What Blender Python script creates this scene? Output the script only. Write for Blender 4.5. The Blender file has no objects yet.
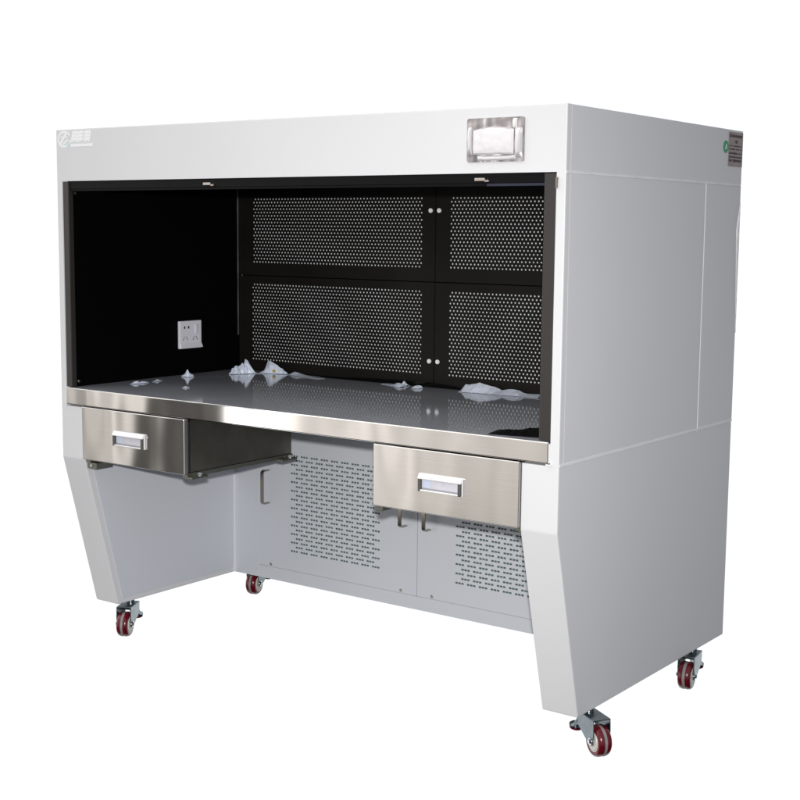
import bpy, bmesh, math, random
from mathutils import Vector, Matrix
random.seed(7)
S = bpy.context.scene
C = S.collection
PI = math.pi

# ------------------------------------------------------------------ materials
def nt(name):
    m = bpy.data.materials.new(name); m.use_nodes = True
    t = m.node_tree; b = t.nodes['Principled BSDF']
    return m, t, b

def ramp_node(t, stops, interp='LINEAR'):
    r = t.nodes.new('ShaderNodeValToRGB'); r.color_ramp.interpolation = interp
    e = r.color_ramp.elements
    while len(e) > 1: e.remove(e[-1])
    e[0].position = stops[0][0]; e[0].color = stops[0][1]
    for p, c in stops[1:]:
        n = e.new(p); n.color = c
    return r

def mat(name, col, rough=.5, metal=0., spec=.5, bump=0., bscale=(300,300,300), wave=0., wscale=(3,3,3),
        var=0., vscale=6., rvar=0., aniso=0., grain=0.):
    m, t, b = nt(name)
    b.inputs['Base Color'].default_value = (*col, 1)
    b.inputs['Roughness'].default_value = rough
    b.inputs['Metallic'].default_value = metal
    b.inputs['Specular IOR Level'].default_value = spec
    tc = t.nodes.new('ShaderNodeTexCoord')
    def noise(scale, detail=2.):
        mp = t.nodes.new('ShaderNodeMapping'); mp.inputs['Scale'].default_value = scale
        t.links.new(tc.outputs['Object'], mp.inputs['Vector'])
        n = t.nodes.new('ShaderNodeTexNoise'); n.inputs['Scale'].default_value = 1.; n.inputs['Detail'].default_value = detail
        t.links.new(mp.outputs['Vector'], n.inputs['Vector']); return n
    nrm = None
    for s, sc, dist in ((wave, wscale, .05), (bump, bscale, .001)):
        if s > 0:
            bp = t.nodes.new('ShaderNodeBump'); bp.inputs['Strength'].default_value = s
            bp.inputs['Distance'].default_value = dist
            t.links.new(noise(sc, 1. if sc is wscale else 3.).outputs['Fac'], bp.inputs['Height'])
            if nrm: t.links.new(nrm.outputs['Normal'], bp.inputs['Normal'])
            nrm = bp
    if nrm: t.links.new(nrm.outputs['Normal'], b.inputs['Normal'])
    if var > 0:
        n = noise((vscale,)*3, 5.)
        lo = tuple(c*(1-var) for c in col); hi = tuple(min(1, c*(1+var)) for c in col)
        r = ramp_node(t, [(.3, (*lo, 1)), (.7, (*hi, 1))])
        t.links.new(n.outputs['Fac'], r.inputs['Fac']); t.links.new(r.outputs['Color'], b.inputs['Base Color'])
    if aniso > 0:      # brushed along X: highlights stretch along Z
        b.inputs['Anisotropic'].default_value = aniso
        cv = t.nodes.new('ShaderNodeCombineXYZ'); cv.inputs[2].default_value = 1.
        t.links.new(cv.outputs[0], b.inputs['Tangent'])
    if grain > 0:
        n = noise((3., 3., 420.), 3.)
        r = ramp_node(t, [(.3, (*(c*(1-grain) for c in col), 1)), (.7, (*(min(1, c*(1+grain)) for c in col), 1))])
        t.links.new(n.outputs['Fac'], r.inputs['Fac']); t.links.new(r.outputs['Color'], b.inputs['Base Color'])
    if rvar > 0:
        n = noise((vscale*1.7,)*3, 4.)
        mr = t.nodes.new('ShaderNodeMapRange')
        mr.inputs['To Min'].default_value = max(0, rough-rvar); mr.inputs['To Max'].default_value = rough+rvar
        t.links.new(n.outputs['Fac'], mr.inputs['Value']); t.links.new(mr.outputs['Result'], b.inputs['Roughness'])
    return m

M = {}
M['paint']   = mat('white_powder_coat', (.75,.753,.768), .42, spec=.4, bump=.12, bscale=(450,450,450), wave=.02, wscale=(2.2,2.2,2.2), var=.012, vscale=3., rvar=.05)
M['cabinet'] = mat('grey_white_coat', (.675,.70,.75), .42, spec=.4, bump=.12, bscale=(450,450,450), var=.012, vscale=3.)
M['sealant'] = mat('white_sealant', (.87,.88,.88), .4, bump=.3, bscale=(90,90,90))
M['black']   = mat('black_coat', (.0015,.0015,.0017), .6, spec=.04, bump=.1, bscale=(400,400,400))
M['blackp']  = mat('black_panel_coat', (.010,.009,.008), .5, spec=.15, bump=.1, bscale=(400,400,400), var=.2)
M['rail']    = mat('anodised_black_rail', (.028,.023,.022), .38, spec=.6, bump=.15, bscale=(300,300,8))
M['sash']    = mat('dark_sash', (.003,.003,.004), .4, spec=.12)
M['blue_glass'] = mat('blue_glass_edge', (.03,.034,.055), .35, spec=.2)
M['steel']   = mat('brushed_steel', (.69,.672,.655), 0.085, metal=1., wave=.055, wscale=(5,5,2.2), aniso=1., grain=.028)
M['steelside'] = mat('steel_dark_reflection', (.24,.225,.19), .32, metal=1., bump=.12, bscale=(3,3,700), var=.2, vscale=9., rvar=.08)  # drawer sides: dark reflection put into the colour, browner than the fronts
M['dsteel']  = mat('dark_steel', (.22,.22,.19), .4, metal=.9, var=.15, vscale=20.)
M['film']    = mat('film_covered_steel', (.60,.62,.68), .065, metal=.25, spec=.6, wave=.004, wscale=(5,5,5), var=.08, vscale=4., rvar=.03)
M['scrap']   = mat('peeled_film', (.68,.73,.85), .35, spec=.5, bump=.3, bscale=(120,120,120), var=.08, vscale=40.)
M['yellow']  = mat('yellow_mark', (.6,.38,.03), .5)
M['bag']     = mat('black_plastic', (.003,.003,.003), .45, spec=.3, bump=.2, bscale=(60,60,60))
M['filter']  = mat('white_filter', (.9,.93,.95), .7, bump=.2, bscale=(500,500,500))
M['grillback'] = mat('green_grey_mesh', (.11,.18,.16), .6, var=.3, vscale=60.)
M['handle']  = mat('handle_steel', (.36,.33,.28), .25, metal=1., rvar=.05)
M['highlight']    = mat('grey_highlight', (.10,.10,.10), .5, var=.5, vscale=12.)
M['screw']   = mat('screw_steel', (.5,.45,.42), .3, metal=1.)
M['knob']    = mat('white_knob', (.9,.9,.88), .3)
M['plastic'] = mat('white_plastic', (.78,.78,.84), .35, bump=.05)
M['plastic_dim'] = mat('white_plastic_insert', (.68,.68,.75), .35)
M['hole']    = mat('dark_hole', (.02,.02,.025), .6)
M['pull']    = mat('chrome_white_pull', (.93,.92,.91), .16, metal=.25, spec=.8)
M['pullend'] = mat('pull_end_cap', (.13,.13,.125), .35, metal=.5)
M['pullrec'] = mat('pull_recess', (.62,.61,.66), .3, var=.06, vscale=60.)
M['cardgleam'] = mat('card_blue_reflection', (.58,.64,.80), .3)
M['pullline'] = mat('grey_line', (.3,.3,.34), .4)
M['bezel']   = mat('bright_bezel', (.36,.345,.36), .12, metal=1., wave=.16, wscale=(22,22,22), rvar=.06)
M['ridge']   = mat('embossed_film', (.80,.78,.80), .34, metal=.55, spec=.6)
M['screen']  = mat('glossy_screen', (.80,.78,.80), .10, spec=.6, wave=.12, wscale=(34,34,34))
M['logo']    = mat('white_vinyl', (.98,.99,.99), .5)
M['logocyan']= mat('pale_cyan_vinyl', (.62,.92,.9), .5)
M['plate']   = mat('nameplate_metal', (.36,.29,.28), .42, metal=.25, var=.08, vscale=60.)
M['print']   = mat('dark_print', (.07,.045,.045), .6)
M['green']   = mat('green_sticker', (.01,.36,.15), .45)
M['tyre']    = mat('dark_red_tyre', (.13,.004,.010), .22, spec=.6, rvar=.06, vscale=60.)
M['stripe']  = mat('grey_tread', (.28,.265,.265), .55, var=.15, vscale=80.)
M['hub']     = mat('cream_hub', (.7,.68,.62), .4)
M['zinc']    = mat('zinc_plate', (.24,.28,.295), .26, metal=1., bump=.1, bscale=(200,200,200), var=.12, vscale=60., rvar=.08)
M['chrome']  = mat('chrome', (.75,.78,.82), .12, metal=1.)

# ------------------------------------------------------------------ mesh helpers
def link(name, bm, mats, parent=None, smooth=False, loc=None):
    me = bpy.data.meshes.new(name); bm.normal_update(); bm.to_mesh(me); bm.free()
    o = bpy.data.objects.new(name, me); C.objects.link(o)
    for m in (mats if isinstance(mats, (list, tuple)) else [mats]): me.materials.append(M[m])
    if smooth:
        me.polygons.foreach_set('use_smooth', [True]*len(me.polygons))
        me.set_sharp_from_angle(angle=math.radians(35))
    if parent: o.parent = parent
    if loc: o.location = loc
    return o

def bxm(bm, x0, x1, y0, y1, z0, z1, bev=0., mi=0, seg=2, mtx=None):
    b2 = bmesh.new(); bmesh.ops.create_cube(b2, size=1)
    bmesh.ops.scale(b2, vec=(x1-x0, y1-y0, z1-z0), verts=b2.verts)
    bmesh.ops.translate(b2, vec=((x0+x1)/2, (y0+y1)/2, (z0+z1)/2), verts=b2.verts)
    if bev > 0: bmesh.ops.bevel(b2, geom=b2.edges[:], offset=bev, segments=seg, affect='EDGES', profile=.5)
    merge(bm, b2, mi, mtx)

def merge(bm, b2, mi=0, mtx=None):
    vm = {}
    for v in b2.verts: vm[v] = bm.verts.new(mtx @ v.co if mtx else v.co)
    for f in b2.faces:
        try: nf = bm.faces.new([vm[v] for v in f.verts]); nf.material_index = mi if mi is not None else f.material_index
        except ValueError: pass
    b2.free()

def box(name, x0, x1, y0, y1, z0, z1, m, parent, bev=0., seg=2):
    bm = bmesh.new(); bxm(bm, x0, x1, y0, y1, z0, z1, bev, 0, seg); return link(name, bm, m, parent)

def prism(bm, pts, a0, a1, axis='x', bev=0., pred=None, mi=0):
    b2 = bmesh.new()
    def mk(u, v, a): return {'x': (a, u, v), 'y': (u, a, v), 'z': (u, v, a)}[axis]
    A = [b2.verts.new(mk(u, v, a0)) for u, v in pts]; B = [b2.verts.new(mk(u, v, a1)) for u, v in pts]
    b2.faces.new(A); b2.faces.new(B[::-1])
    n = len(pts)
    for i in range(n): b2.faces.new((A[i], B[i], B[(i+1) % n], A[(i+1) % n]))
    bmesh.ops.recalc_face_normals(b2, faces=b2.faces)
    if bev > 0:
        ed = [e for e in b2.edges if pred is None or pred((e.verts[0].co+e.verts[1].co)/2)]
        bmesh.ops.bevel(b2, geom=ed, offset=bev, segments=2, affect='EDGES', profile=.5)
    merge(bm, b2, mi)

def cyl(bm, c, axis, r, h, seg=20, mi=0, r2=None, bev=0.):
    b2 = bmesh.new(); bmesh.ops.create_cone(b2, cap_ends=True, segments=seg, radius1=r, radius2=r if r2 is None else r2, depth=h)
    if bev: bmesh.ops.bevel(b2, geom=[e for e in b2.edges if abs(e.verts[0].co.z-e.verts[1].co.z) < 1e-6], offset=bev, segments=2, affect='EDGES')
    q = Vector((0, 0, 1)).rotation_difference(Vector(axis).normalized())
    merge(bm, b2, mi, Matrix.Translation(c) @ q.to_matrix().to_4x4())

def lathe(bm, prof, seg=40):
    """prof: list of (radius, axial, material); revolved about local Y"""
    rings = []
    for r, a, _ in prof:
        rings.append([bm.verts.new((r*math.cos(2*PI*k/seg), a, r*math.sin(2*PI*k/seg))) for k in range(seg)])
    for i in range(len(prof)-1):
        for k in range(seg):
            f = bm.faces.new((rings[i][k], rings[i][(k+1) % seg], rings[i+1][(k+1) % seg], rings[i+1][k]))
            f.material_index = prof[i+1][2]
    f = bm.faces.new(rings[0]); f.material_index = prof[0][2]
    f = bm.faces.new(rings[-1][::-1]); f.material_index = prof[-1][2]
    bmesh.ops.recalc_face_normals(bm, faces=bm.faces)

def tube(bm, pts, r, seg=10, mi=0):
    pts = [Vector(p) for p in pts]; rings = []
    for i, p in enumerate(pts):
        d = (pts[min(i+1, len(pts)-1)] - pts[max(i-1, 0)]).normalized()
        a = d.cross(Vector((0, 0, 1)) if abs(d.z) < .9 else Vector((1, 0, 0))).normalized(); b = d.cross(a)
        rings.append([bm.verts.new(p + r*(a*math.cos(2*PI*k/seg) + b*math.sin(2*PI*k/seg))) for k in range(seg)])
    for i in range(len(rings)-1):
        for k in range(seg):
            f = bm.faces.new((rings[i][k], rings[i][(k+1) % seg], rings[i+1][(k+1) % seg], rings[i+1][k])); f.material_index = mi
    bm.faces.new(rings[0][::-1]).material_index = mi; bm.faces.new(rings[-1]).material_index = mi
    bmesh.ops.recalc_face_normals(bm, faces=bm.faces)

def sheet_with_holes(bm, X0, X1, Z0, Z1, y, rows, cellholes, depth, back=True):
    """flat sheet in the XZ plane at y, facing -y. rows: list of (z0, z1, cells); each cell = (xa, xb, holepts) where
    holepts are 8 points round the hole. Everything outside the cells is filled with plain quads."""
    def q(*p): 
        try: bm.faces.new([bm.verts.new(v) for v in p])
        except ValueError: pass
    def rect(xa, xb, za, zb):
        if xb-xa > 1e-6 and zb-za > 1e-6: q((xa, y, za), (xb, y, za), (xb, y, zb), (xa, y, zb))
    zs = Z0
    for za, zb, cells in rows:
        rect(X0, X1, zs, za); zs = zb
        x = X0
        for xa, xb, hp in cells:
            rect(x, xa, za, zb); x = xb
            xm, zm = (xa+xb)/2, (za+zb)/2
            per = [(xb, zm), (xb, zb), (xm, zb), (xa, zb), (xa, zm), (xa, za), (xm, za), (xb, za)]
            P = [bm.verts.new((a, y, b)) for a, b in per]; H = [bm.verts.new((a, y, b)) for a, b in hp]
            D = [bm.verts.new((a, y+depth, b)) for a, b in hp]
            for i in range(8):
                j = (i+1) % 8
                bm.faces.new((P[i], P[j], H[j], H[i])[::-1]); bm.faces.new((H[i], H[j], D[j], D[i])[::-1])
        rect(x, X1, za, zb)
    rect(X0, X1, zs, Z1)
    # rim of the sheet
    for a, b in (((X0, Z0), (X1, Z0)), ((X1, Z0), (X1, Z1)), ((X1, Z1), (X0, Z1)), ((X0, Z1), (X0, Z0))):
        q((a[0], y, a[1]), (a[0], y+.012, a[1]), (b[0], y+.012, b[1]), (b[0], y, b[1]))

def root(name, label, cat, loc, group=None):
    o = bpy.data.objects.new(name, None); C.objects.link(o); o.location = loc
    o['label'] = label; o['category'] = cat
    if group: o['group'] = group
    return o

# ------------------------------------------------------------------ dimensions (metres; x along front, y into depth)
W, D, H = 1.70, .985, 1.537
ZB, Z1, Z2, Z3 = .105, 1.389, .731, .573
DV, T, WL, YB = .751, .121, .098, .643
WT0, WT1 = .734, .784
OX0, OX1 = .022, 1.677

bench = root('laminar_flow_bench', 'large white clean air workbench on casters with black interior and steel drawers', 'clean bench', (0, 0, 0))
bench.empty_display_size = .2

# front frame: fascia and two posts cut from one sheet
bm = bmesh.new()
prism(bm, [(0, .729), (OX0, .729), (OX0, Z1), (OX1, Z1), (OX1, .729), (W, .729), (W, H), (0, H)], 0, .02, 'y',
      bev=.0025, pred=lambda c: (c.y < .001 and (c.x > W-.001 or c.x < .001 or c.z > H-.001)))
link('front_frame', bm, 'paint', bench)
# leg housings (full depth boxes with a tapering front)
for xa, xb in ((0, WL), (W-WL, W)):
    bm = bmesh.new()
    prism(bm, [(0, .729), (0, Z3), (T, ZB), (D, ZB), (D, .729)], xa, xb, 'x', bev=.003,
          pred=lambda c: c.z < .728 and (c.y < T+.01 or c.y > D-.01 or c.z < ZB+.01))
    link('leg_housing', bm, 'paint' if xa > 1 else 'cabinet', bench).data.materials[0] = M['paint']
# side skins
for xa, xb in ((0, OX0), (OX1+.001, W)):
    box('upper_side_panel', xa, xb, .0205, D, 1.3905, H, 'paint', bench, .0012)
    box('side_panel', xa, xb, .0205, DV-.0015, .733, 1.3875, 'paint', bench, .0012)
    box('rear_side_panel', xa, xb, DV+.0015, D, .733, 1.3875, 'paint', bench, .0012)
xs = W
for nm, ya, yb, za, zb in (('seam_strip', .002, D-.006, 1.3870, 1.3908), ('seam_strip', .003, D-.001, .7288, .7338), ('seam_strip', DV-.0021, DV+.0021, .7333, 1.3872)):
    bm = bmesh.new(); n = 30
    vert = zb-za > .1
    for i in range(n):     # hand-laid bead: width wanders a little along its length
        a, b = i/n, (i+1)/n; w0 = 1+.18*math.sin(i*1.7)+.1*random.random()
        if vert: bxm(bm, xs-.004, xs+.0013, (ya+yb)/2-(yb-ya)/2*w0, (ya+yb)/2+(yb-ya)/2*w0, za+(zb-za)*a, za+(zb-za)*b)
        else: bxm(bm, xs-.004, xs+.0013, ya+(yb-ya)*a, ya+(yb-ya)*b, (za+zb)/2-(zb-za)/2*w0, (za+zb)/2+(zb-za)/2*w0)
    for (y, z) in ((DV, 1.3885), (DV, .731), (D-.008, .731), (DV+.001, 1.275)):
        if (not vert and abs(z-(za+zb)/2) < .01) or (vert and .74 < z < 1.38):
            b2 = bmesh.new(); bmesh.ops.create_icosphere(b2, subdivisions=2, radius=.0045)
            bmesh.ops.scale(b2, vec=(.35, 1, 1.5), verts=b2.verts); merge(bm, b2, 0, Matrix.Translation((xs, y, z-.002)))
    link(nm, bm, 'sealant', bench)
box('top_panel', OX0, OX1, .0205, D-.0005, 1.49, H-.0005, 'paint', bench)
box('back_panel', .0225, OX1-.0005, .962, D-.002, ZB+.002, 1.489, 'paint', bench)
# loose film curling off the rear edge of the side
bm = bmesh.new(); prev = None; b2 = bmesh.new()
for i in range(25):
    s = i/24; z = 1.340 - s*.36
    w = .021*min(1, s/.20)**.9*(1-max(0, s-.22)/.78)**1.1+.001
    jit = .002*math.sin(i*2.3)
    a = b2.verts.new((W+.0012, D-.003-w, z)); m_ = b2.verts.new((W+.0015+.16*w+jit*.3, D-.003-w*.5, z+.002)); c = b2.verts.new((W+.0015, D-.0015, z))
    if prev:
        b2.faces.new((prev[0], a, m_, prev[1])); b2.faces.new((prev[1], m_, c, prev[2]))
    prev = (a, m_, c)
merge(bm, b2); o = link('edge_film', bm, 'sealant', bench, smooth=True); o['label'] = 'white strip of film peeling off the rear side edge'
md = o.modifiers.new('s', 'SOLIDIFY'); md.thickness = .0006

# inner faces of the leg housings
for xa, xb in ((WL, WL+.0025), (W-WL-.0025, W-WL)):
    bm = bmesh.new()
    prism(bm, [(.022, .715), (.022, .575), (.138, .122), (YB-.004, .122), (YB-.004, .715)], xa, xb, 'x', bev=.001)
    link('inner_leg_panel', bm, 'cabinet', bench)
bm = bmesh.new(); bxm(bm, WL, WL+.005, YB-.006, YB-.0005, ZB+.004, .72); link('corner_bead', bm, 'sealant', bench)

# ---------------- black work chamber
box('chamber_wall', .0225, .040, .0205, .745, WT1+.001, 1.47, 'black', bench)
box('chamber_wall', 1.660, 1.6775, .0205, .745, WT1+.001, 1.47, 'black', bench)
box('chamber_ceiling', .0405, 1.6595, .0205, .745, 1.425, 1.47, 'black', bench)
box('chamber_back', .0405, 1.6595, .750, .76, WT1-.03, 1.424, 'black', bench)
bm = bmesh.new(); bxm(bm, .0403, .0428, .724, .7285, .90, 1.395); link('chamber_corner_highlight', bm, 'highlight', bench)  # grey strip painted as the highlight line down the corner
YI = .73
def perforated(x0, x1, z0, z1, hx0, hx1, hz0, hz1, nrow, knobx, knobz):
    bm = bmesh.new(); px = .013; pz = (hz1-hz0)/(nrow-1); r = .0028
    rows = []
    for j in range(nrow):
        zc = hz0 + j*pz; off = px/2 if j % 2 else 0; cells = []
        n = int((hx1-hx0-off)/px+.3)+1
        for i in range(n):
            xc = hx0+off+i*px
            hp = [(xc+r*math.cos(k*PI/4), zc+r*math.sin(k*PI/4)) for k in range(8)]
            cells.append((xc-px/2, xc+px/2, hp))
        rows.append((zc-pz/2, zc+pz/2, cells))
    sheet_with_holes(bm, x0, x1, z0, z1, YI, rows, None, .001)
    p = link('perforated_panel', bm, 'blackp', bench)
    box('filter', hx0-.02, hx1+.02, YI+.003, YI+.011, hz0-.02, hz1+.02, 'filter', p)
    b2 = bmesh.new(); cyl(b2, (knobx, YI-.004, knobz), (0, 1, 0), .0068, .008, 16, bev=.002); link('knob', b2, 'knob', p, smooth=True)
perforated(.0435, .8445, 1.103, 1.42, .111, .795, 1.147, 1.353, 20, .830, 1.316)
perforated(.8475, 1.6565, 1.103, 1.42, .903, 1.59, 1.147, 1.353, 20, .861, 1.316)
perforated(.0435, .8445, WT1+.002, 1.100, .106, .795, .823, 1.072, 24, .831, .861)
perforated(.8475, 1.6565, WT1+.002, 1.100, .903, 1.59, .823, 1.072, 24, .862, .861)

# sash rails, sash bar, clips
for xa, xb in ((.0225, .047), (1.6445, 1.6765)):
    bm = bmesh.new(); bxm(bm, xa, xb, .002, .0204, WT1+.002, 1.387, .002)
    link('sash_rail', bm, 'rail', bench)
sb = box('sash_bar', .0475, 1.6440, .006, .018, 1.366, 1.3885, 'sash', bench, .001)
box('glass_edge', .0475, 1.4865, .008, .016, 1.3605, 1.3658, 'sash', sb)
box('glass_edge', 1.4885, 1.6440, .0078, .016, 1.3600, 1.3657, 'blue_glass', sb)
for cx in (.608, 1.475):
    bm = bmesh.new(); bxm(bm, cx-.014, cx+.014, -.002, .0055, 1.371, 1.3785, .001); bxm(bm, cx+.012, cx+.024, -.001, .005, 1.369, 1.3735, .001)
    link('sash_clip', bm, 'screw', sb)
bm = bmesh.new(); cyl(bm, (1.6795, -.004, 1.365), (0, 0, 1), .0028, .024, 10, bev=.001); bxm(bm, 1.677, 1.682, -.004, .001, 1.372, 1.378)
link('sash_latch', bm, 'handle', bench)
for z in (1.355, .80):
    bm = bmesh.new(); cyl(bm, (.0415, .032, z), (1, 0, 0), .004, .004, 12, bev=.001); link('screw', bm, 'screw', bench)

# power socket on the left chamber wall
bm = bmesh.new(); bxm(bm, .040, .050, .443, .543, .869, .959, .003)
so = link('power_socket', bm, 'plastic', bench)
for y in (.465, .483):
    bm = bmesh.new(); bxm(bm, .0495, .0506, y-.0032, y+.0032, .934, .942); link('socket_hole', bm, 'hole', so)
bm = bmesh.new(); bxm(bm, .0495, .054, .512, .526, .918, .946, .002); link('rocker_switch', bm, 'plastic_dim', so)
bm = bmesh.new(); prism(bm, [(.0492, .872), (.0585, .872), (.0515, .886), (.0492, .888)], .447, .540, 'y'); o = link('socket_lip', bm, 'plastic', so)
for y in (.468, .512):
    bm = bmesh.new()
    for s in (-1, 1): bxm(bm, -.0006, .0006, -.0015, .0015, -.007, .007, mtx=Matrix.Translation((.0503, y+s*.007, .902)) @ Matrix.Rotation(s*.5, 4, 'X'))
    link('socket_slot', bm, 'pullline', so)

# ---------------- stainless worktop
bm = bmesh.new(); bxm(bm, .0255, 1.6745, -.004, .7285, WT0, WT1, .003, 0, 3)
for f in bm.faces:
    c = f.calc_center_median()
    if c.z > WT1-.0002: f.material_index = 1
wt = link('worktop', bm, ['steel', 'film'], bench)
bm = bmesh.new(); bxm(bm, 1.6745, 1.6768, -.0035, .02, WT0+.002, WT1-.004); bxm(bm, 1.668, 1.682, -.0055, -.001, WT0-.0045, WT0-.0005, .0008); link('end_flange', bm, 'pull', wt)
bm = bmesh.new(); bxm(bm, .0222, .0255, -.0035, .02, WT0-.004, WT1-.004); link('end_flange', bm, 'pull', wt)

# ---------------- drawers
def make_drawer(x0, bracket):
    w = .4235
    bm = bmesh.new(); bxm(bm, 0, w, -.006, .010, .5755, .7315, .0022, 0, 3)
    d = link('drawer', bm, 'steel', bench, loc=(x0, 0, 0))
    bm = bmesh.new(); bxm(bm, .008, w-.008, .0102, .021, .583, .722); link('drawer_gap', bm, 'hole', d)
    bm = bmesh.new(); bxm(bm, .010, w-.002, .021, .45, .5785, .727, .001); link('drawer_box', bm, 'steelside', d)
    for s, xa in ((-1, .006), (1, w-.016)):
        bm = bmesh.new(); bxm(bm, xa, xa+.018, .004, .452, .5665, .578)
        xo = xa+.018 if s > 0 else xa-.02
        for ya, yb in ((.004, .068), (.385, .452)):
            if s > 0: bxm(bm, xa+.010, xa+.036, ya, yb, .5625, .569, .001)
            elif bracket: bxm(bm, xa+.004, xa+.045, ya, yb, .548, .566, .001)
            elif ya < .1: bxm(bm, xa-.004, xa+.016, ya, yb, .561, .5664, .001)
        r = link('slide_rail', bm, 'dsteel', d)
        for y in ((.045, .43) if s > 0 else (0,)):
            b2 = bmesh.new()
            if s > 0: cyl(b2, (xa+.026, y, .5735), (0, 0, 1), .008, .009, 12, bev=.0015)
            elif bracket: cyl(b2, (xa+.024, .003, .558), (0, 1, 0), .004, .004, 10)
            else: b2.free(); continue
            link('bolt', b2, 'chrome', r, smooth=True)
    # pull handle
    hx, hz = .143, .631
    bm = bmesh.new()
    bxm(bm, hx, hx+.126, -.0085, -.0062, hz, hz+.044, .0008, 0)                     # flange plate
    prism(bm, [(-.008, hz+.044), (-.0115, hz+.0435), (-.0185, hz+.0325), (-.0170, hz+.0305), (-.008, hz+.0335)], hx+.001, hx+.125, 'x', mi=0)   # hood
    bxm(bm, hx+.004, hx+.122, -.0165, -.008, hz+.0005, hz+.005, .0015, 0)           # lower lip
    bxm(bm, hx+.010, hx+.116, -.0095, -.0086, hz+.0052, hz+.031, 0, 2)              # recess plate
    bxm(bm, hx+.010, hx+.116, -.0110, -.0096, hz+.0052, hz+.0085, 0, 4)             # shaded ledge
    bxm(bm, hx+.012, hx+.034, -.0105, -.0097, hz+.011, hz+.029, 0, 3)               # label card, bluish reflection put into its colour
    for a in (hx+.0005, hx+.1165): bxm(bm, a, a+.008, -.0165, -.0086, hz+.0002, hz+.0318, .001, 1)   # end caps
    bxm(bm, hx+.1252, hx+.1275, -.0125, -.0065, hz, hz+.042, .0008, 0)
    link('drawer_handle', bm, ['pull', 'pullend', 'pullrec', 'cardgleam', 'pullline'], d)
    return d
d1 = make_drawer(.0945, True)
d1['label'] = 'steel drawer at the left with dark reflection'
def copy_tree(o, parent):
    c = o.copy(); C.objects.link(c); c.parent = parent
    for ch in list(o.children): copy_tree(ch, c)
    return c
d2 = make_drawer(1.177, False)
d2['label'] = 'steel drawer at the right with pale reflection'

# ---------------- equipment cabinet under the worktop
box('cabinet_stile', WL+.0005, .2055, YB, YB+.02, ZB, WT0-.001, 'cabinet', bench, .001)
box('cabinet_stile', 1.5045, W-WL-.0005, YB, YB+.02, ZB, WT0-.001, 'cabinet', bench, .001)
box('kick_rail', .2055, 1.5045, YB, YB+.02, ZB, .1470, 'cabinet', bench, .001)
box('cabinet_body', WL+.001, W-WL-.001, YB+.035, .961, ZB+.003, WT0-.002, 'hole', bench)
def access_panel(x0, x1, gx0, mirror):
    bm = bmesh.new(); rows = []; px = .0416; dash = .0305; nr = 23; z0 = .214; pz = .0143; hh = .0029
    for j in range(nr):
        zc = z0+j*pz; cells = []; odd = j % 2 == 1
        for i in range(8 if odd else 9):
            xs_ = gx0+(px/2 if odd else 0)+i*px
            nsub = 3; gap = .0011; sw = (dash-gap*(nsub-1))/nsub
            for k in range(nsub):
                a = xs_+k*(sw+gap); b = a+sw; xm = (a+b)/2
                hp = [(b, zc), (b-.0006, zc+hh), (xm, zc+hh), (a+.0006, zc+hh), (a, zc), (a+.0006, zc-hh), (xm, zc-hh), (b-.0006, zc-hh)]
                cells.append((a-gap/2, b+gap/2, hp))
        rows.append((zc-pz/2, zc+pz/2, cells))
    sheet_with_holes(bm, x0, x1, .1485, WT0-.002, YB-.0012, rows, None, .0015)
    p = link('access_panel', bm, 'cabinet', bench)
    box('grille_backing', gx0-.02, gx0+.39, YB+.003, YB+.007, .19, .55, 'grillback', p)
    for hx in ((x0+.045, x1-.043) if not mirror else (x0+.043, x1-.045)):
        b2 = bmesh.new()
        arc = lambda cy, cz, a0: [(cy+.009*math.cos(a0+k*PI/8), cz+.009*math.sin(a0+k*PI/8)) for k in range(5)]
        path = [(YB, .4715)] + [(y_, z_) for y_, z_ in arc(YB-.024, .4625, PI/2)] + [(y_, z_) for y_, z_ in arc(YB-.024, .3715, PI)] + [(YB, .3625)]
        prv = None
        for k, (y_, z_) in enumerate(path):
            p0, p1 = path[max(k-1, 0)], path[min(k+1, len(path)-1)]
            d_ = Vector((p1[0]-p0[0], p1[1]-p0[1])).normalized(); n_ = Vector((-d_.y, d_.x))*.0018
            ring = [b2.verts.new((hx+sx_*.006, y_+sn*n_.x, z_+sn*n_.y)) for sx_, sn in ((-1, -1), (1, -1), (1, 1), (-1, 1))]
            if prv:
                for q_ in range(4): b2.faces.new((prv[q_], prv[(q_+1) % 4], ring[(q_+1) % 4], ring[q_]))
            prv = ring
        bmesh.ops.recalc_face_normals(b2, faces=b2.faces)
        link('pull_handle', b2, 'handle', p, smooth=True)
    b2 = bmesh.new()
    for sx in ((x0+.055, x1-.059) if not mirror else (x0+.055, x1-.055)):
        b3 = bmesh.new(); cyl(b3, (sx, YB-.002, .157), (0, 1, 0), .0048, .004, 12, bev=.0012); link('screw', b3, 'screw', p, smooth=True)
    b2.free()
access_panel(.2070, .8535, .348, False)
access_panel(.8560, 1.5030, .995, True)

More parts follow.
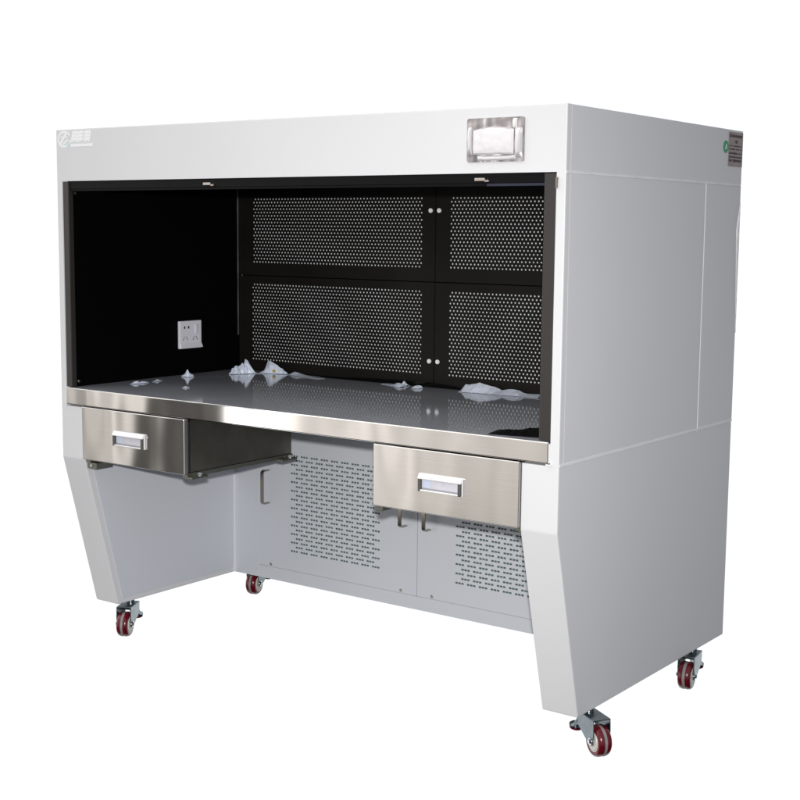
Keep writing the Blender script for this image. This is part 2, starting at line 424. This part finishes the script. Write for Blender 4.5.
# ---------------- control panel on the fascia
PX0, PX1, PZ0, PZ1 = 1.440, 1.593, 1.414, 1.513
bm = bmesh.new(); rc = .005; pts = []
for cx, cz, a0 in ((PX1-rc, PZ0+rc, -PI/2), (PX1-rc, PZ1-rc, 0), (PX0+rc, PZ1-rc, PI/2), (PX0+rc, PZ0+rc, PI)):
    pts += [(cx+rc*math.cos(a0+k*PI/8), cz+rc*math.sin(a0+k*PI/8)) for k in range(5)]
prism(bm, pts, -.004, -.0003, 'y')
cp = link('control_panel', bm, 'bezel', bench)
def pillow(x0, x1, z0, z1, y, rise, n=14, m=10, arch=0., exp=.28):
    b = bmesh.new(); g = []
    for j in range(m+1):
        row = []
        for i in range(n+1):
            u, v = i/n, j/m
            k = (max(0, math.sin(PI*u))**exp)*(max(0, math.sin(PI*v))**exp)
            row.append(b.verts.new((x0+(x1-x0)*u, y-rise*k, z0+(z1-z0)*v + arch*v*math.sin(PI*u))))
        g.append(row)
    for j in range(m):
        for i in range(n): b.faces.new((g[j][i], g[j][i+1], g[j+1][i+1], g[j+1][i]))
    return b
link('display_cover', pillow(PX0+.017, PX1-.027, PZ0+.017, PZ1-.027, -.0042, .010, n=28, m=20, arch=.007, exp=.22), 'screen', cp, smooth=True)
bm = pillow(PX0+.003, PX0+.014, PZ0+.018, PZ1-.020, -.0041, .006, 6, 10); merge(bm, pillow(PX1-.024, PX1-.004, PZ0+.008, PZ1-.024, -.0041, .006, 6, 10), 0)
merge(bm, pillow(PX0+.03, PX1-.02, PZ0+.003, PZ0+.014, -.0041, .004, 12, 4), 0)
link('bezel_ridge', bm, 'ridge', cp, smooth=True)
bm = pillow(PX1-.030, PX1-.018, PZ1-.024, PZ1-.003, -.0042, .005, 6, 6); link('power_lamp', bm, 'pull', cp, smooth=True)

# ---------------- logo (white vinyl) on the fascia
bm = bmesh.new(); nst = [0]
def strk(x0, z0, x1, z1, w=.004, mi=0):
    a, b = Vector((x0, z0)), Vector((x1, z1)); d_ = (b-a).normalized(); n = Vector((-d_.y, d_.x))*w/2
    nst[0] += 1; prism(bm, [tuple(a-n), tuple(b-n), tuple(b+n), tuple(a+n)], -.0003-nst[0]*8e-6, .0005, 'y', mi=mi)
lx, lz = .036, 1.509
for k in range(22):
    a, b = .5+k*5.6/22, .5+(k+1)*5.6/22
    strk(lx+.026*math.cos(a), lz+.021*math.sin(a), lx+.026*math.cos(b)*1.02, lz+.021*math.sin(b)*1.02, .006, 1 if k in (18, 19, 20) else 0)
strk(lx-.016, lz-.012, lx+.008, lz+.016, .008); strk(lx-.004, lz-.014, lx+.016, lz-.002, .005); strk(lx-.016, lz+.006, lx+.014, lz+.006, .004)
for i, gx in enumerate((.069, .096, .123)):          # three blocky slanted characters
    sl = .005
    strk(gx+sl, 1.527, gx+.020+sl, 1.527, .007); strk(gx, 1.508, gx+.021, 1.508, .007); strk(gx+.003, 1.5175, gx+.023, 1.5175, .006)
    strk(gx+.010+sl, 1.532, gx+.008, 1.500, .005); strk(gx+sl, 1.530, gx-.001, 1.500, .0045)
    if i != 1: strk(gx+.021+sl, 1.530, gx+.019, 1.500, .0045)
strk(.064, 1.4905, .158, 1.4905, .0075)
link('logo', bm, ['logo', 'logocyan'], bench)

# ---------------- nameplate and sticker on the side
bm = bmesh.new(); bxm(bm, W, W+.0012, .886, .983, 1.439, 1.531)
npl = link('nameplate', bm, 'plate', bench); npl['label'] = 'brown metal nameplate with rows of dark print'
bm = bmesh.new()
def dash(ya, yb, z, h): bxm(bm, W+.0012, W+.0016, ya, yb, z-h/2, z+h/2)
random.seed(3)
dash(.892, .899, 1.521, .010)
yy = .903
while yy < .972: w_ = .0035+.004*random.random(); dash(yy, yy+w_, 1.5205, .0055+.002*random.random()); yy += w_+.0018
dash(.931, .944, 1.5055, .008)
for zr, hh in ((1.494, .0028), (1.485, .003), (1.474, .0048), (1.464, .0038), (1.4545, .0065)):
    yy = .890
    while yy < .974:
        w_ = .003+.009*random.random(); dash(yy, min(yy+w_, .979), zr, hh*(.8+.4*random.random())); yy += w_+.0015+.005*(random.random() < .25)
link('print', bm, 'print', npl)
bm = bmesh.new(); b2 = bmesh.new(); bmesh.ops.create_circle(b2, cap_ends=True, segments=28, radius=.0165)
ext = bmesh.ops.extrude_face_region(b2, geom=b2.faces[:]); bmesh.ops.translate(b2, vec=(0, 0, .0012), verts=[v for v in ext['geom'] if isinstance(v, bmesh.types.BMVert)])
bmesh.ops.recalc_face_normals(b2, faces=b2.faces)
merge(bm, b2, 0, Matrix.Translation((W, .8685, 1.4895)) @ Matrix.Rotation(PI/2, 4, 'Y'))
st = link('round_sticker', bm, 'green', bench); st['label'] = 'small round green sticker beside the nameplate'
bm = bmesh.new()
for a in ((-.006, -.007, .002, .008), (.002, .008, .006, -.006), (-.004, -.001, .005, .000)):
    d_ = Vector((a[2]-a[0], a[3]-a[1])); L = d_.length
    bxm(bm, W+.0012, W+.0017, -L/2, L/2, -.0012, .0012, mtx=Matrix.Translation((0, .8685+(a[0]+a[2])/2, 1.4895+(a[1]+a[3])/2)) @ Matrix.Rotation(math.atan2(d_.y, d_.x), 4, 'X'))
link('tick_mark', bm, 'logo', st)

# ---------------- casters
def make_caster():
    """local frame: swivel axis at origin (floor level), wheel offset along +X"""
    c = bpy.data.objects.new('caster', None); C.objects.link(c); c.parent = bench; c.empty_display_size = .05
    off, r, hw = .048, .0385, .0175
    bm = bmesh.new()
    prof = [(.006, -hw-.001, 2), (.021, -hw-.001, 2), (.0225, -hw+.0015, 2), (.0255, -hw+.001, 2), (.0275, -hw-.0005, 0), (.033, -hw, 0), (.0365, -hw+.003, 0), (.0383, -hw+.008, 0), (.0386, -.0042, 0),
            (.0378, -.0036, 1), (.0378, .0036, 1), (.0386, .0042, 0), (.0383, hw-.008, 0), (.0365, hw-.003, 0), (.033, hw, 0), (.0275, hw+.0005, 0), (.0255, hw-.001, 2), (.0225, hw-.0015, 2), (.021, hw+.001, 2), (.006, hw+.001, 2)]
    lathe(bm, prof, 48)
    w = link('wheel', bm, ['tyre', 'stripe', 'hub'], c, smooth=True, loc=(off, 0, r))
    bm = bmesh.new()
    for s in (-1, 1):      # fork plates
        prism(bm, [(-.020, .0935), (.060, .0935), (.062, .066), (off+.010, .031), (off, .027), (off-.010, .031), (-.016, .060)], s*.0225-.0012, s*.0225+.0012, 'y', bev=.0004)
    bxm(bm, -.020, .060, -.0237, .0237, .0915, .0945, .0008)
    bxm(bm, -.0185, -.0165, -.0213, .0213, .064, .0914); bxm(bm, -.0165, .006, -.0213, .0213, .081, .0835)
    link('fork', bm, 'zinc', c)
    bm = bmesh.new(); cyl(bm, (-.004, 0, .0995), (0, 0, 1), .012, .0108, 24, bev=.001); link('swivel_plate', bm, 'zinc', c, smooth=True)
    bm = bmesh.new(); cyl(bm, (off, 0, r), (0, 1, 0), .0062, .058, 6, bev=.001); cyl(bm, (off, 0, r), (0, 1, 0), .009, .0505, 16); link('axle_bolt', bm, 'chrome', c, smooth=True)
    bm = bmesh.new()
    prism(bm, [(-.022, .072), (-.052, .040), (-.072, .034), (-.072, .038), (-.050, .050), (-.022, .086)], -.016, .016, 'y', bev=.001)
    cyl(bm, (-.068, 0, .0375), (.2, 0, 1), .017, .007, 20, bev=.002); cyl(bm, (-.068, 0, .0325), (.2, 0, 1), .0165, .004, 20, 1)
    link('brake_pedal', bm, ['zinc', 'tyre'], c, smooth=True)
    return c
first = None
for gx, gy, dx, dy, lab in ((1.7275, .180, .84, -.54, None), (.100, .147, .47, -.88, None), (1.690, .765, .16, -.988, None), (.082, .758, .27, -.96, None)):
    c = first
    if first is None: first = c = make_caster()
    else: c = copy_tree(first, bench)
    L = math.hypot(dx, dy); dx /= L; dy /= L
    c.location = (gx-.048*dx, gy-.048*dy, 0); c.rotation_euler = (0, 0, math.atan2(dy, dx))

# ---------------- loose things on the worktop
def scrap(name, p0, p1, prof, depth, seed, label, cat='film scrap', group='torn film scraps on the worktop', m='scrap', crump=.003, n=10, mm=4, sheet=False):
    """a crumpled sheet standing on the worktop between base points p0 and p1; prof = list of (u, height)"""
    rnd = random.Random(seed)
    a, b = Vector((*p0, 0)), Vector((*p1, 0)); d_ = b-a; L = d_.length; d_.normalize(); nrm = Vector((-d_.y, d_.x, 0))
    def hgt(u):
        for (u0, h0), (u1, h1) in zip(prof, prof[1:]):
            if u0 <= u <= u1: return h0+(h1-h0)*(u-u0)/(u1-u0)
        return 0
    bm = bmesh.new(); g = []
    f1, f2, ph = rnd.uniform(2, 3.5), rnd.uniform(5, 8), rnd.uniform(0, 6)
    lean = rnd.uniform(.3, .7)
    flat = max(h for _, h in prof) < .014 or sheet
    for j in range(mm+1):
        row = []
        for i in range(n+1):
            u = i/n; h = hgt(u)
            fold = .35*depth*(math.sin(f1*6.28*u/2+ph)+.5*math.sin(f2*6.28*u/2+2*ph))
            if flat: v = j/mm*2-1; lat = v*depth; z = h*(1-abs(v))**.8
            elif j == 0: lat = -depth*(.5+.5*rnd.random()); z = .0009              # skirt lying on the steel
            else:
                v = (j-1)/(mm-1); z = h*v*(1-.12*rnd.random()*(j == mm)); lat = depth*lean*v*v + fold*(.4+.6*v)
            k = crump*min(1, h/.012)*(.5 if j == 0 else 1)
            p = d_*(u*L) + nrm*lat + Vector((rnd.uniform(-k, k), rnd.uniform(-k, k), rnd.uniform(-k, k)*.6))
            p.z = max(.0009, z+p.z) if not (j == 0 or (flat and j == mm)) else .0008
            row.append(bm.verts.new(p))
        g.append(row)
    for j in range(mm):
        for i in range(n):
            q = (g[j][i], g[j][i+1], g[j+1][i+1], g[j+1][i])
            if (i+j) % 2: bm.faces.new((q[0], q[1], q[2])); bm.faces.new((q[0], q[2], q[3]))
            else: bm.faces.new((q[0], q[1], q[3])); bm.faces.new((q[1], q[2], q[3]))
    o = link(name, bm, m, None, loc=(a.x, a.y, WT1))
    md = o.modifiers.new('thickness', 'SOLIDIFY'); md.thickness = .0006; md.offset = 1
    o['label'] = label; o['category'] = cat
    if group: o['group'] = group
    return o
scrap('film_scrap', (.140, .575), (.182, .660), [(0, .003), (.1, .010), (.15, .024), (.22, .020), (.3, .028), (.4, .026), (.52, .036), (.60, .031), (.68, .054), (.75, .044), (.83, .028), (.86, .011), (1, .004)], .022, 1, 'largest crumpled bluish film scrap, with a tall peak, near the left rear corner', n=15)
o = scrap('film_scrap', (.190, .668), (.278, .707), [(0, .003), (.15, .010), (.28, .044), (.34, .050), (.6, .028), (1, .003)], .020, 2, 'triangular tent of film with a yellow mark, right of the tallest scrap', crump=.002)
bm = bmesh.new(); b2 = bmesh.new(); bmesh.ops.create_icosphere(b2, subdivisions=2, radius=.0055); bmesh.ops.scale(b2, vec=(1.3, .35, .8), verts=b2.verts); merge(bm, b2)
link('yellow_mark', bm, 'yellow', o, loc=(.058, .006, .011))
scrap('film_scrap', (.298, .703), (.450, .668), [(0, .003), (.08, .012), (.3, .007), (.7, .003), (1, .001)], .016, 3, 'long flat film strip in front of the lower left perforated panel', crump=.002)
scrap('film_scrap', (.690, .690), (.785, .655), [(0, .001), (.5, .004), (.85, .013), (1, .003)], .014, 4, 'low film scrap in front of the seam between the perforated panels', crump=.002)
scrap('film_scrap', (.742, .706), (.776, .690), [(0, .003), (.5, .012), (1, .003)], .008, 5, 'tiny white film tuft behind the low scrap, under the lower knobs', crump=.002, n=8)
scrap('film_scrap', (.828, .640), (.846, .668), [(0, .003), (.5, .010), (1, .006)], .009, 6, 'tiny film curl just right of the seam between the perforated panels', crump=.002, n=8)
scrap('film_scrap', (.978, .690), (1.235, .716), [(0, .006), (.04, .022), (.10, .019), (.22, .028), (.40, .019), (.5, .011), (.56, .015), (.74, .015), (.78, .006), (1, .007)], .026, 7, 'longest film scrap, a pale strip along the right rear of the worktop', crump=.002, n=22, sheet=True)
scrap('film_scrap', (.085, .415), (.110, .445), [(0, .003), (.35, .012), (.45, .032), (.6, .014), (1, .004)], .012, 8, 'small pointed film scrap alone below the white power socket', crump=.002, n=10)
scrap('film_scrap', (.116, .170), (.122, .235), [(0, .001), (.35, .010), (.5, .003), (.75, .007), (1, .001)], .005, 9, 'jagged little film shred nearest the left front corner', crump=.003, n=10)
scrap('film_scrap', (.118, .262), (.112, .300), [(0, .001), (.5, .006), (1, .001)], .005, 10, 'film crumb between the front left shred and the pointed scrap', crump=.002, n=8)
scrap('film_scrap', (.300, .205), (.312, .222), [(0, .001), (.5, .005), (1, .001)], .007, 11, 'tiny speck of film lying out on the open left part of the worktop', crump=.001, n=6)
scrap('plastic_bag', (1.492, .052), (1.648, .085), [(0, .001), (.15, .007), (.5, .013), (.8, .020), (1, .022)], .040, 12, 'crumpled black plastic bag at the right front corner of the worktop', 'plastic bag', None, 'bag', crump=.003, n=16, sheet=True)
scrap('dark_wrap', (.42, .712), (.98, .716), [(0, .002), (.3, .008), (.55, .012), (.7, .014), (.85, .010), (1, .003)], .014, 13, 'long black wrap lying along the foot of the rear panels', 'plastic wrap', None, 'bag', crump=.003, n=40, sheet=True)

# ------------------------------------------------------------------ camera
cam_d = bpy.data.cameras.new('camera'); cam = bpy.data.objects.new('camera', cam_d); C.objects.link(cam)
yaw, pit, rol = .6316, -.125, .0098
f = Vector((-math.sin(yaw)*math.cos(pit), math.cos(yaw)*math.cos(pit), math.sin(pit)))
R0 = Vector((math.cos(yaw), math.sin(yaw), 0)); U0 = R0.cross(f)
R = math.cos(rol)*R0+math.sin(rol)*U0; U = -math.sin(rol)*R0+math.cos(rol)*U0
cam.matrix_world = Matrix(((R.x, U.x, -f.x, 3.2029), (R.y, U.y, -f.y, -2.6647), (R.z, U.z, -f.z, 1.2609), (0, 0, 0, 1)))
cam_d.sensor_width = 36; cam_d.lens = 1362.9/800*36; cam_d.clip_end = 200; cam_d.clip_start = .05
S.camera = cam

# ------------------------------------------------------------------ light: on-camera flash and the unseen workshop round it, shaped by direction
ld = bpy.data.lights.new('flash', 'SPOT'); ld.shadow_soft_size = .03; ld.energy = 390; ld.color = (1, .985, .97)
ld.spot_size = math.radians(73); ld.spot_blend = 1.
lo = bpy.data.objects.new('flash', ld); C.objects.link(lo); lo.location = (3.2, -2.665, 1.375)
lo.rotation_euler = (Vector((.15, .3, .75))-Vector(lo.location)).to_track_quat('-Z', 'Y').to_euler()

w = bpy.data.worlds.new('World'); S.world = w; w.use_nodes = True
t = w.node_tree; bg = t.nodes['Background']
tc = t.nodes.new('ShaderNodeTexCoord'); sx = t.nodes.new('ShaderNodeSeparateXYZ'); t.links.new(tc.outputs['Generated'], sx.inputs[0])
def mth(op, a, b=None):
    n = t.nodes.new('ShaderNodeMath'); n.operation = op
    for i, v in enumerate((a, b)):
        if v is None: continue
        if isinstance(v, (int, float)): n.inputs[i].default_value = v
        else: t.links.new(v, n.inputs[i])
    return n.outputs[0]
# azimuth: 0 = workshop in front of the bench (-Y), + towards -X, so the white backdrop the camera looks at is near +144 deg
az = mth('ARCTAN2', mth('MULTIPLY', sx.outputs['X'], -1), mth('MULTIPLY', sx.outputs['Y'], -1))
pos = mth('ADD', mth('DIVIDE', az, 2*PI), .5)
def P(deg): return (deg+180)/360
g = lambda v, tint=(1, 1, 1): (v*tint[0], v*tint[1], v*tint[2], 1)
warm = (1., .95, .895); cool = (.96, .98, 1.)
stops = [(-180, 1., cool), (-172, 1., cool), (-155, .18, cool), (-120, .15, (.93, .96, 1.06)), (-60, .38, (.93, .96, 1.06)), (-20, .32, cool), (5, .38, cool), (26, .52, cool), (55, .75, cool), (70, 1.25, cool), (95, 1., cool), (180, 1., cool)]
r1 = ramp_node(t, [(P(a), g(v, c)) for a, v, c in stops])
t.links.new(pos, r1.inputs['Fac'])
# unseen side in front of the bench: made-up light and dark bands to streak the steel
bands = [(25, .85), (30, .95), (31.5, 1.10), (32.6, .92), (34, 1.22), (35, .95), (36, 1.35), (36.6, 1.55), (37.1, .95), (37.8, 1.35), (38.6, 1.65), (39.1, 1.0), (40, 1.2), (40.5, 1.75), (41.4, 1.9), (41.8, 3.4), (42.7, 3.6),
         (43.1, 1.5), (43.6, .6), (44.2, .22), (45.2, .12), (46.4, .11), (47.0, .22), (47.4, 1.3), (47.9, 1.55), (48.2, .65), (48.6, 1.0), (49.0, .80), (49.4, 1.15), (49.8, .50), (55, .8)]
rb = ramp_node(t, [((a-25)/30, g(v, cool if 41.6 < a < 43 else warm)) for a, v in bands])
t.links.new(mth('DIVIDE', mth('SUBTRACT', mth('MULTIPLY', az, 180/PI), 25), 30), rb.inputs['Fac'])
inb = mth('MULTIPLY', mth('GREATER_THAN', az, math.radians(25)), mth('LESS_THAN', az, math.radians(55)))
mb = t.nodes.new('ShaderNodeMix'); mb.data_type = 'RGBA'
t.links.new(inb, mb.inputs['Factor']); t.links.new(r1.outputs['Color'], mb.inputs[6]); t.links.new(rb.outputs['Color'], mb.inputs[7])
# height profile shaped for the unseen workshop (dark floor, bright upper part); the backdrop itself is even
el = mth('ADD', mth('MULTIPLY', sx.outputs['Z'], .5), .5)
r2 = ramp_node(t, [(0, g(.02)), (.355, g(.03)), (.395, g(.8)), (.49, g(.95)), (.56, g(1.30)), (.8, g(1.52)), (1, g(1.52))])
t.links.new(el, r2.inputs['Fac'])
r3 = ramp_node(t, [(0, g(1)), (P(-165), g(1)), (P(-150), g(0)), (P(70), g(0)), (P(92), g(1)), (1, g(1))])
t.links.new(pos, r3.inputs['Fac'])
mx = t.nodes.new('ShaderNodeMix'); mx.data_type = 'RGBA'
t.links.new(r3.outputs['Color'], mx.inputs['Factor']); t.links.new(r2.outputs['Color'], mx.inputs[6]); mx.inputs[7].default_value = (1.06, 1.06, 1.06, 1)
ml = t.nodes.new('ShaderNodeMix'); ml.data_type = 'RGBA'; ml.blend_type = 'MULTIPLY'; ml.inputs['Factor'].default_value = 1
t.links.new(mb.outputs[2], ml.inputs[6]); t.links.new(mx.outputs[2], ml.inputs[7])
t.links.new(ml.outputs[2], bg.inputs['Color']); bg.inputs['Strength'].default_value = 1.0

S.view_settings.view_transform = 'Standard'; S.view_settings.look = 'None'; S.view_settings.exposure = 0; S.view_settings.gamma = 1
S.render.engine = 'CYCLES'; S.cycles.max_bounces = 8; S.cycles.use_denoising = True
